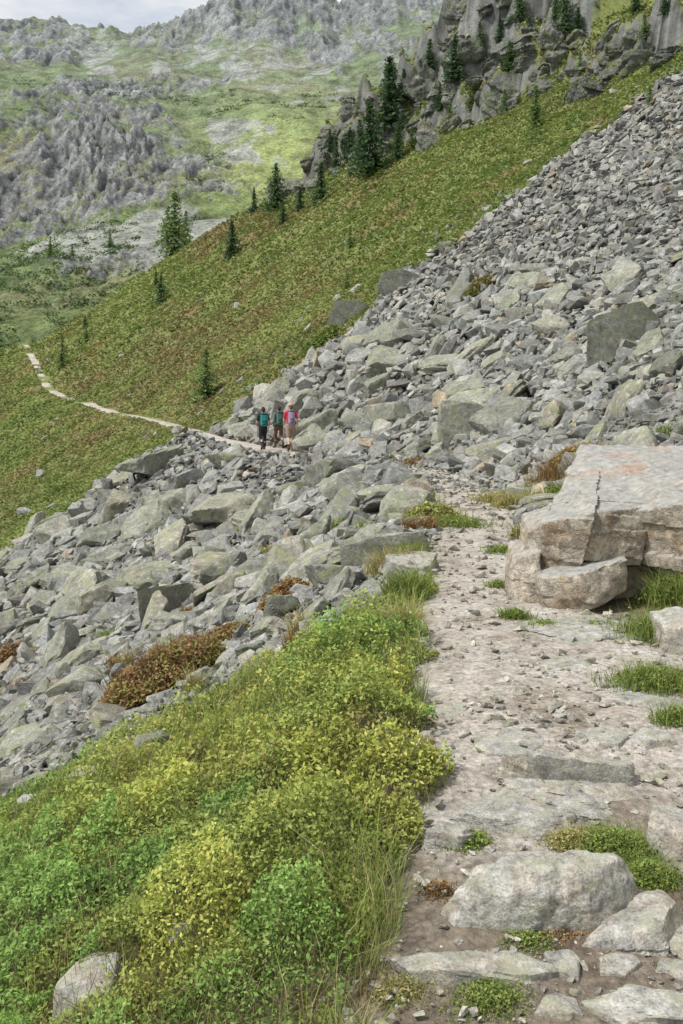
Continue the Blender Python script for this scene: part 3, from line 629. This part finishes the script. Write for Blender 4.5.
def shrub(u,v,wpx,hpx,pal,label,n=9000):
    X0,Y0,Z0=hit(u,v); w=wpx/F*Y0; h=hpx/F*Y0; th=R.uniform(0,2*np.pi,n); rr=np.sqrt(R.random(n)); fz=R.random(n)**.7
    px=np.cos(th)*rr; py=np.sin(th)*rr; lump=.65+.5*(.5+.5*p2(px*2.2+u,py*2.2+v)); z=fz*h*np.sqrt(np.clip(1-rr**2*.92,0,1))*lump
    xx=px*w/2; yy=py*w*.35; g0=H(X0+xx,Y0+yy)-Z0; pal=np.array(pal)*1.25; cid=(np.floor((p2(px*3+9,py*3+u)+1)*len(pal)*.9).astype(int)+R.integers(0,2,n))%len(pal)
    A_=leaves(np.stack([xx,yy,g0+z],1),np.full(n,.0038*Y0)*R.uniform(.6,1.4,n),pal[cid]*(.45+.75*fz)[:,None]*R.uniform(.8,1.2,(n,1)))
    m=n//14; th=R.uniform(0,2*np.pi,m); rr=R.random(m)*.8; xx=np.cos(th)*rr*w/2; yy=np.sin(th)*rr*w*.35
    B_=blades(np.stack([xx,yy,H(X0+xx,Y0+yy)-Z0],1),R.uniform(.5,1.1,m)*h,np.full(m,.0012*Y0),R.uniform(.2,.6,m),np.tile([.16,.09,.06],(m,1))*R.uniform(.6,1.4,(m,1)))
    V,Fc,C=join([A_,B_]); ob=mk('shrub',V,Fc,C,False,M_LEAF); ob.location=(X0,Y0,Z0); meta(ob,label,'shrub')
RR1=[(.20,.14,.06),(.26,.15,.07),(.17,.17,.05),(.24,.20,.07)]
sl_=['reddish brown dwarf shrub growing between grey boulders','low rusty shrub growing between grey boulders','small orange brown shrub wedged between boulders','small rusty shrub at the rock field edge','low green shrub on the scree slope','golden brown heather clump above the trail','green bush at the top of the scree','yellow green grassy clump beside the trail']
for (u,v,wp,hp),lb,pal,n in zip(SHR,sl_,[RR1,RR1,[(.26,.15,.06),(.22,.17,.07)],[(.26,.14,.07),(.18,.14,.06)],[(.14,.18,.05),(.2,.15,.06)],[(.28,.17,.065),(.25,.21,.08),(.33,.24,.09)],[(.12,.18,.045),(.16,.2,.05)],[(.3,.3,.1),(.2,.25,.07)]],[14000,5000,4000,3000,2500,6000,2500,5000]): shrub(u,v,wp,hp,pal,lb,n)
# hillside cover
N=440000
a=R.uniform(-.5,.45,N); yy=np.exp(R.uniform(np.log(24),np.log(168),N)); xx=a*yy
near,scr,gra,crg,pth=zones(xx,yy); d=np.abs(xx-xp(yy)); nn=normal(xx,yy,.8)[:,2]
seg=fbm(yy*.09,yy*0+4,3,95.)
ok=(gra|(crg&(nn+.25*fbm(xx*.5,yy*.5,3,12.)>.46)&(R.random(N)<.85)))&(yy<ycrest(xx,yy)+2)&((d>.6+.5*fbm(xx*.4,yy*.4,2,98.))|(seg>.16))
xx,yy=xx[ok],yy[ok]; n=len(xx)
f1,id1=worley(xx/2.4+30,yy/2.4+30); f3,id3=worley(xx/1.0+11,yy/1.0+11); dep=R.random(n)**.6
can=(.05+.85*np.clip(1-f1**2*1.7,0,1)*HR[id1,2]**2.5+.2*np.clip(1-f3**2*1.5,0,1))*sstep(.2,4.5,np.abs(xx-xp(yy)))
HG=np.array([(.18,.225,.065),(.20,.245,.07),(.22,.26,.08),(.155,.205,.055)]); HB=np.array([(.225,.17,.085),(.235,.155,.08),(.215,.185,.075),(.225,.195,.085)])
dS=xx-xp(yy)
rn=fbm(xx*.04,yy*.04,4,81.)+.30*fbm(xx*.16,yy*.16,3,82.)+.12*sstep(-5,-15,dS)+.06*sstep(90,60,yy)
t=sstep(-.06,.34,rn)[:,None]*.8
q1=(HR[id3,3]*4).astype(int); col=HG[q1]*(1-t)+HB[q1]*t
lt=sstep(.12,.40,fbm(xx*.07,yy*.07,3,83.))[:,None]*.8; col=col*(1-lt)+np.array([.27,.31,.10])*lt
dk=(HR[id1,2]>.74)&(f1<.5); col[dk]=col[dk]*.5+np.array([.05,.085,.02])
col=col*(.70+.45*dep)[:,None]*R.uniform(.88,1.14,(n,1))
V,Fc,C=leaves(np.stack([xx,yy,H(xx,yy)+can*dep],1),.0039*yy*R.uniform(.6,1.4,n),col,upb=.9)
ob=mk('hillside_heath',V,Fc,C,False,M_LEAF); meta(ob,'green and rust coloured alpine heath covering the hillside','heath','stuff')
def mz_at(x,r):
    fa=(x/r-A2[0])/(A2[1]-A2[0]); fa=np.clip(fa,0,nc2-1.001); fr=np.clip(np.interp(r,R2,np.arange(nr2)),0,nr2-1.001); i=fr.astype(int); j=fa.astype(int); u=fr-i; v=fa-j
    return ZM[i,j]*(1-u)*(1-v)+ZM[i+1,j]*u*(1-v)+ZM[i,j+1]*(1-u)*v+ZM[i+1,j+1]*u*v
K=3200; rr=R.uniform(200,640,K); aa=R.uniform(-.42,.0,K); xx=aa*rr; keep=(fbm(xx*.012,rr*.012,3,91.)+np.where((rr<400)&(aa<-.2),.3,-.16))>.05; xx,rr=xx[keep],rr[keep]; K=len(xx)
per=26; cx=np.repeat(xx,per); cy=np.repeat(rr,per); sz=np.repeat(R.uniform(.8,2.6,K),per); o=R.normal(size=(K*per,3))*.5; P=np.stack([cx+o[:,0]*sz*1.3,cy+o[:,1]*sz,mz_at(cx,cy)+np.abs(o[:,2])*sz*.6],1)
cc=np.repeat(np.array([.09,.135,.055])*R.uniform(.7,1.5,(K,1)),per,0)*R.uniform(.7,1.3,(K*per,1))
V,Fc,C=leaves(P,sz*.5,cc); ob=mk('mountain_scrub',V,Fc,C,False,M_LEAF); meta(ob,'dark green scrub scattered over the far mountain slopes','scrub','stuff')
print('veg done',time.time()-T0)

# ---------------------------------------------------------------- trees
M_BARK=plain('bark',(.09,.07,.055),sc=12)
def conifer(seed,dark,spread,gap):
    r=np.random.default_rng(seed); P=[];S=[];C=[]
    lv=np.sort(r.uniform(.05,1,80))
    for t in lv:
        nb=r.integers(6,10); L_=spread*(1-t)**.75*r.uniform(.6,1.15)+.02
        for b in range(nb):
            if r.random()<gap: continue
            an=r.uniform(0,2*np.pi); k=max(3,int(10*L_/spread)); ll=L_*r.uniform(.55,1.15)
            for j in range(k):
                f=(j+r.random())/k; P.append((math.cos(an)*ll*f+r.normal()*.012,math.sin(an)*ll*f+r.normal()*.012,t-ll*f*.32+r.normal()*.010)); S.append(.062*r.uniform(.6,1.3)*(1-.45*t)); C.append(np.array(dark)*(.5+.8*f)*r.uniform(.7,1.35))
    V,Fc,Cc=leaves(np.array(P),np.array(S),np.array(C),.6,.5,r)
    crown=mk('crown',V,Fc,Cc,False,M_LEAF,link=False)
    bm=bmesh.new(); bmesh.ops.create_cone(bm,segments=8,radius1=.018,radius2=.003,depth=1.0,cap_ends=True)
    for v in bm.verts: v.co.z+=.48
    for b in range(14):
        t=r.uniform(.1,.9); an=r.uniform(0,6.28); l_=spread*(1-t)*.8; m=bmesh.ops.create_cone(bm,segments=4,radius1=.004,radius2=.001,depth=l_,cap_ends=True)['verts']
        bmesh.ops.transform(bm,matrix=Matrix.Translation((math.cos(an)*l_/2,math.sin(an)*l_/2,t-.1*l_))@Matrix.Rotation(an,4,'Z')@Matrix.Rotation(math.radians(100),4,'Y'),verts=m)
    tm=bpy.data.meshes.new('trunk'); bm.to_mesh(tm); bm.free(); tm.materials.append(M_BARK); return crown,tm
TV={'dark':[conifer(1,(.06,.11,.045),.32,.12),conifer(2,(.075,.13,.05),.40,.2),conifer(3,(.055,.10,.045),.30,.15)],'light':[conifer(4,(.15,.22,.07),.36,.3),conifer(5,(.13,.20,.06),.40,.35)]}
def add_tree(loc,h,kind,i,label):
    cr,tr=TV[kind][i%len(TV[kind])]
    e=bpy.data.objects.new('larch_tree' if kind=='light' else 'spruce_tree',None); COL.objects.link(e); e.location=loc; e.rotation_euler=(0,0,i*1.7); wd=1+.2*math.sin(i*2.3); e.scale=(h*wd,h*wd,h)
    for nme,me in (('trunk',tr),('crown',cr)):
        o=bpy.data.objects.new(nme,me); COL.objects.link(o); o.parent=e
    meta(e,label,'tree',None,'conifers scattered on the hillside')
trees=[(321,203,42,0),(276,212,50,0),(254,214,28,0),(232,258,38,0),(161,304,30,0),(156,285,16,0),(370,176,74,0),(398,160,40,0),(360,168,50,0),(390,132,76,0),(384,52,56,0),(392,60,44,0),(404,98,30,0),(480,62,42,0),(455,82,48,0),(430,72,34,0),(565,34,50,0),(578,40,34,0),(636,14,34,0),(85,330,16,0),(206,398,50,1),(62,368,34,1),(283,226,26,0),(300,212,26,0),(336,170,34,0),(350,160,34,0),(536,130,46,1),(440,110,28,0),(510,70,30,0),(350,248,22,1),(86,342,18,1),(347,290,18,1),(268,196,26,0),(412,150,24,1),(520,22,36,0),(500,42,30,0),(420,92,28,0),(650,108,24,1),(330,152,24,0),(450,130,28,1),(556,20,30,0),(665,15,30,0),(645,40,26,1),(580,75,26,1),(505,112,24,1),(398,30,34,0),(470,110,24,1)]
for i,(u,v,h,k) in enumerate(trees):
    X0,Y0,Z0=hit(u,v,25,168); hh=h/F*Y0
    add_tree((X0,Y0,Z0-.1),hh,'light' if k else 'dark',i,'pale green young larch on the grassy slope' if k else 'dark green spruce standing on the steep hillside')
for i,(u,v,r_,h) in enumerate([(175,270,300,72),(168,240,330,40),(186,262,320,40),(50,300,330,18),(72,305,320,18),(110,290,350,20)]):
    X0=(u-CU)/F*r_; add_tree((X0,r_,float(mz_at(np.array([X0]),np.array([float(r_)]))[0])-.5),h/F*r_,'light',i,'pale green larch in the valley below the mountain')
print('trees',time.time()-T0)

# ---------------------------------------------------------------- people
SPH=ICO[2]
def segs(lst):
    Vs=[];Fs=[];o=0
    for p0,p1,r0,r1,*fl in lst:
        fl=np.array(fl[0]) if fl else np.ones(3); p0=np.array(p0,float); p1=np.array(p1,float); n=max(2,int(np.linalg.norm(p1-p0)/(min(r0,r1)*.4))+1)
        for t in np.linspace(0,1,n):
            Vs.append(SPH[0]*(r0+(r1-r0)*t)*fl+p0+(p1-p0)*t); Fs.append(SPH[1]+o); o+=len(SPH[0])
    return np.concatenate(Vs),np.concatenate(Fs)
def solid(name,lst,mat,voxel=.012,sm=2):
    V,Fc=segs(lst); ob=mk(name,V,Fc,None,True,None); m=ob.modifiers.new('r','REMESH'); m.mode='VOXEL'; m.voxel_size=voxel
    s=ob.modifiers.new('s','SMOOTH'); s.iterations=sm; s.factor=.5
    dg=bpy.context.evaluated_depsgraph_get(); me=bpy.data.meshes.new_from_object(ob.evaluated_get(dg)); me.name=name
    me.polygons.foreach_set('use_smooth',np.ones(len(me.polygons),bool)); me.materials.clear(); me.materials.append(mat)
    bpy.data.objects.remove(ob); o=bpy.data.objects.new(name,me); COL.objects.link(o); return o
def mirror(p,s): return (p[0]*s,p[1],p[2])
def person(loc,heading,scale,cfg,label):
    st=cfg['stride']; HIP=.93
    legs={}
    for s,f in ((1,st),(-1,-st)):
        if f>0: legs[s]=[(.09,0,HIP),(.1,.17,.52),(.1,.2,.10),(.11,.36,.035)]
        else: legs[s]=[(.09,0,HIP),(.1,-.0,.50),(.1,-.27,.17),(.11,-.17,.045)]
    sk=plain('skin',(.50,.33,.25),var=.08)
    B=[((0,0,.92),(0,0,1.08),.125,.115,(1.25,.85,1)),((0,0,1.08),(0,0,1.38),.12,.135,(1.25,.8,1)),((-.15,0,1.42),(.15,0,1.42),.07,.07),((0,0,1.42),(0,.02,1.56),.06,.055),
       ((0,.02,1.63),(0,.02,1.68),.088,.092,(.85,1.02,1.1)),((0,.09,1.57),(0,.085,1.6),.04,.05,(1,.8,1)),((0,.115,1.63),(0,.125,1.615),.012,.017),((-.078,.015,1.635),(-.08,.015,1.655),.016,.018,(.6,.9,1.3)),((.078,.015,1.635),(.08,.015,1.655),.016,.018,(.6,.9,1.3))]
    arms={}
    for s in (1,-1):
        a,b,c_,d=[mirror(p,s) for p in legs[s]]; B+=[(a,b,.088,.058),(b,((b[0]+c_[0])/2,(b[1]+c_[1])/2-.015,(b[2]+c_[2])/2+.03),.055,.055),(((b[0]+c_[0])/2,(b[1]+c_[1])/2-.015,(b[2]+c_[2])/2+.03),c_,.055,.038),(c_,d,.042,.03)]
        f=-s*st; sh=(s*.19,0,1.41); el=(s*.25,.05 if f>0 else -.12,1.14); wr=(s*.23,.27 if f>0 else -.02,1.02 if f>0 else .9)
        arms[s]=(sh,el,wr); B+=[(sh,el,.052,.04),(el,wr,.04,.027)]
        dr=np.array(wr)-np.array(el); dr/=np.linalg.norm(dr); side=np.array([0,1.,0])-dr*dr[1]; side/=np.linalg.norm(side); wr_=np.array(wr); pal=wr_+dr*.09
        B.append((tuple(wr_),tuple(pal),.026,.034,(.6,1.1,1)))
        inn=np.array([-s,0,0.])
        for k,(o_,ln) in enumerate(((-.03,.062),(-.01,.078),(.01,.082),(.03,.07))):
            q0=pal+side*o_; q1=q0+dr*ln*.55+inn*.006; q2=q1+dr*ln*.35+inn*.025; B+=[(tuple(q0),tuple(q1),.0095,.009),(tuple(q1),tuple(q2),.009,.008)]
        q0=wr_+dr*.03+side*.03; q1=q0+side*.03+dr*.035; q2=q1+dr*.03+inn*.01; B+=[(tuple(q0),tuple(q1),.012,.01),(tuple(q1),tuple(q2),.01,.009)]
    body=solid('person',B,sk,.008,2)
    kids=[]
    SH=[((0,0,.98),(0,0,1.38),.135,.15,(1.22,.85,1)),((-.16,0,1.42),(.16,0,1.42),.08,.08)]
    for s in (1,-1):
        sh,el,wr=arms[s]; e2=el if cfg['sleeve']=='long' else tuple(np.array(sh)*.35+np.array(el)*.65); SH.append((sh,e2,.066,.056))
        if cfg['sleeve']=='long': SH.append((el,tuple(np.array(el)*.1+np.array(wr)*.9),.054,.04))
    kids.append(solid('shirt',SH,plain('cloth_'+cfg['id'],cfg['shirt']),.012,2))
    TR=[((0,0,.9),(0,0,1.02),.137,.13,(1.25,.88,1))]
    for s in (1,-1):
        a,b,c_,d=[mirror(p,s) for p in legs[s]]
        if cfg['long']: TR+=[(a,b,.102,.078),(b,(c_[0],c_[1],c_[2]+.03),.076,.056)]
        else: TR+=[(a,tuple(np.array(a)*.15+np.array(b)*.85),.104,.088)]
    kids.append(solid('trousers' if cfg['long'] else 'shorts',TR,plain('trouser_'+cfg['id'],cfg['trouser']),.012,2))
    for s in (1,-1):
        a,b,c_,d=[mirror(p,s) for p in legs[s]]; kids.append(solid('boot',[((c_[0],c_[1],c_[2]+.05),c_,.055,.052),(c_,d,.052,.042),((c_[0],c_[1]-.035,c_[2]-.04),(d[0],d[1],d[2]-.005),.042,.038)],plain('boot_'+cfg['id'],(.06,.045,.035)),.01,1))
    kids.append(solid('hair',[((0,-.005,1.665),(0,0,1.70),.093,.088,(.93,1.0,1.0)),((0,-.06,1.6),(0,-.05,1.66),.06,.075,(1.1,.8,1))],plain('hair_'+cfg['id'],cfg['hair']),.01,2))
    if cfg.get('hat'): kids.append(solid('hat',[((0,.0,1.71),(0,0,1.75),.105,.085,(.95,1.05,.7)),((0,.02,1.70),(0,.03,1.70),.12,.12,(1,1.15,.12))],plain('hat_'+cfg['id'],cfg['hat']),.01,1))
    rot=Matrix.Rotation(heading,4,'Z'); body.matrix_world=Matrix.Translation(loc)@rot@Matrix.Scale(scale,4)
    for k in kids: k.parent=body
    meta(body,label,'person')
    e=bpy.data.objects.new('backpack',None); COL.objects.link(e); e.matrix_world=body.matrix_world.copy()
    pm=plain('pack_'+cfg['id'],cfg['pack'],.6); pm2=plain('packdark_'+cfg['id'],tuple(c*.45 for c in cfg['pack']),.6)
    w=cfg.get('pw',1.)
    parts=[solid('main_bag',[((-.08*w,-.23,1.06),(-.08*w,-.22,1.40),.09,.08,(1,1,1)),((.08*w,-.23,1.06),(.08*w,-.22,1.40),.09,.08),((-.08*w,-.23,1.06),(.08*w,-.23,1.06),.09,.09),((-.07*w,-.22,1.40),(.07*w,-.22,1.40),.08,.08),((0,-.24,1.08),(0,-.23,1.38),.11,.09,(1.2*w,.9,1))],pm,.012,2),
      solid('lid',[((-.08*w,-.22,1.49),(.08*w,-.22,1.49),.075,.075,(1,1.2,.6))],pm2,.012,2),
      solid('front_pocket',[((-.06*w,-.335,1.08),(.06*w,-.335,1.08),.045,.045),((-.06*w,-.33,1.2),(.06*w,-.33,1.2),.045,.045),((0,-.335,1.08),(0,-.33,1.2),.05,.05)],pm2,.01,2)]
    for s in (1,-1): parts.append(solid('strap',[((s*.10,-.14,1.46),(s*.11,-.02,1.5),.022,.024,(1.3,.8,.8)),((s*.11,-.02,1.505),(s*.115,.115,1.40),.024,.022,(1.3,.8,.8)),((s*.115,.13,1.38),(s*.13,.10,1.16),.022,.018,(1.3,.8,.8)),((s*.13,.10,1.16),(s*.14,-.14,1.08),.018,.015)],pm2,.01,1))
    for k in parts: k.parent=e
    meta(e,cfg['plabel'],'backpack')
    return body
cfgs=[dict(id='a',stride=1,sleeve='short',shirt=(.03,.04,.05),long=True,trouser=(.02,.022,.03),hair=(.05,.03,.02),pack=(.03,.20,.19),plabel='teal hiking backpack worn by a walker in dark clothes'),
 dict(id='b',stride=-1,sleeve='long',shirt=(.10,.13,.11),long=True,trouser=(.12,.075,.05),hair=(.06,.04,.025),pack=(.07,.15,.12),plabel='grey green hiking backpack worn by the middle walker'),
 dict(id='c',stride=1,sleeve='short',shirt=(.55,.04,.08),long=False,trouser=(.30,.22,.18),hair=(.16,.1,.05),hat=(.45,.30,.28),pack=(.28,.25,.34),pw=.5,plabel='grey blue backpack worn by the walker in red')]
labs=['person in dark clothes walking along the trail away','person in olive jacket and brown trousers walking on trail','person in red shirt, shorts and pale hat walking away']
for (hx,hy),cf,lb,sc,hd in zip(HIK,cfgs,labs,(.98,1.0,1.06),(.3,.35,.2)):
    person((hx,hy,float(H(hx,hy))+.04),hd,sc,cf,lb)
print('people',[float(H(a,b)) for a,b in HIK],time.time()-T0)

# ---------------------------------------------------------------- world, sun, camera
w=bpy.data.worlds.new('World'); scene.world=w; w.use_nodes=True; nt=w.node_tree; bg=nt.nodes['Background']
EL=math.radians(56); AZ=math.radians(245)
sky=nt.nodes.new('ShaderNodeTexSky'); sky.sky_type='NISHITA'; sky.sun_disc=False; sky.sun_elevation=EL; sky.sun_rotation=AZ
tc=nt.nodes.new('ShaderNodeTexCoord'); mp=nt.nodes.new('ShaderNodeMapping'); mp.inputs['Scale'].default_value=(3,3,9)
nz=nt.nodes.new('ShaderNodeTexNoise'); nz.inputs['Scale'].default_value=1.6; nz.inputs['Detail'].default_value=6; nz.inputs['Roughness'].default_value=.55
nt.links.new(tc.outputs['Generated'],mp.inputs[0]); nt.links.new(mp.outputs[0],nz.inputs['Vector'])
rp=nt.nodes.new('ShaderNodeValToRGB'); rp.color_ramp.elements[0].position=.3; rp.color_ramp.elements[0].color=(.65,.65,.65,1); rp.color_ramp.elements[1].position=.55; rp.color_ramp.elements[1].color=(1,1,1,1)
nt.links.new(nz.outputs['Fac'],rp.inputs[0])
cr=nt.nodes.new('ShaderNodeValToRGB'); cr.color_ramp.elements[0].position=.36; cr.color_ramp.elements[0].color=(6.6,7.2,8.0,1); cr.color_ramp.elements[1].position=.56; cr.color_ramp.elements[1].color=(9.2,9.2,9.1,1)
nt.links.new(nz.outputs['Fac'],cr.inputs[0])
mx_=nt.nodes.new('ShaderNodeMix'); mx_.data_type='RGBA'; nt.links.new(rp.outputs[0],mx_.inputs[0]); nt.links.new(sky.outputs[0],mx_.inputs[6]); nt.links.new(cr.outputs[0],mx_.inputs[7])
nt.links.new(mx_.outputs[2],bg.inputs[0]); bg.inputs[1].default_value=.105
sd=bpy.data.lights.new('sun','SUN'); sd.energy=4.1; sd.angle=math.radians(6); sd.color=(1,.96,.9); so=bpy.data.objects.new('sun',sd); COL.objects.link(so)
D=Vector((math.sin(AZ)*math.cos(EL),math.cos(AZ)*math.cos(EL),math.sin(EL))); so.rotation_euler=D.to_track_quat('Z','Y').to_euler(); so.location=(0,-20,60)
cd=bpy.data.cameras.new('camera'); cam=bpy.data.objects.new('camera',cd); COL.objects.link(cam); cam.location=(0,0,EYE); cam.rotation_euler=(math.radians(90),0,0)
cd.sensor_fit='VERTICAL'; cd.sensor_height=24; cd.lens=24*F/1024; cd.shift_y=-(512-HV)/1024; cd.clip_end=5000; cd.clip_start=.05
scene.camera=cam
print('total',time.time()-T0)
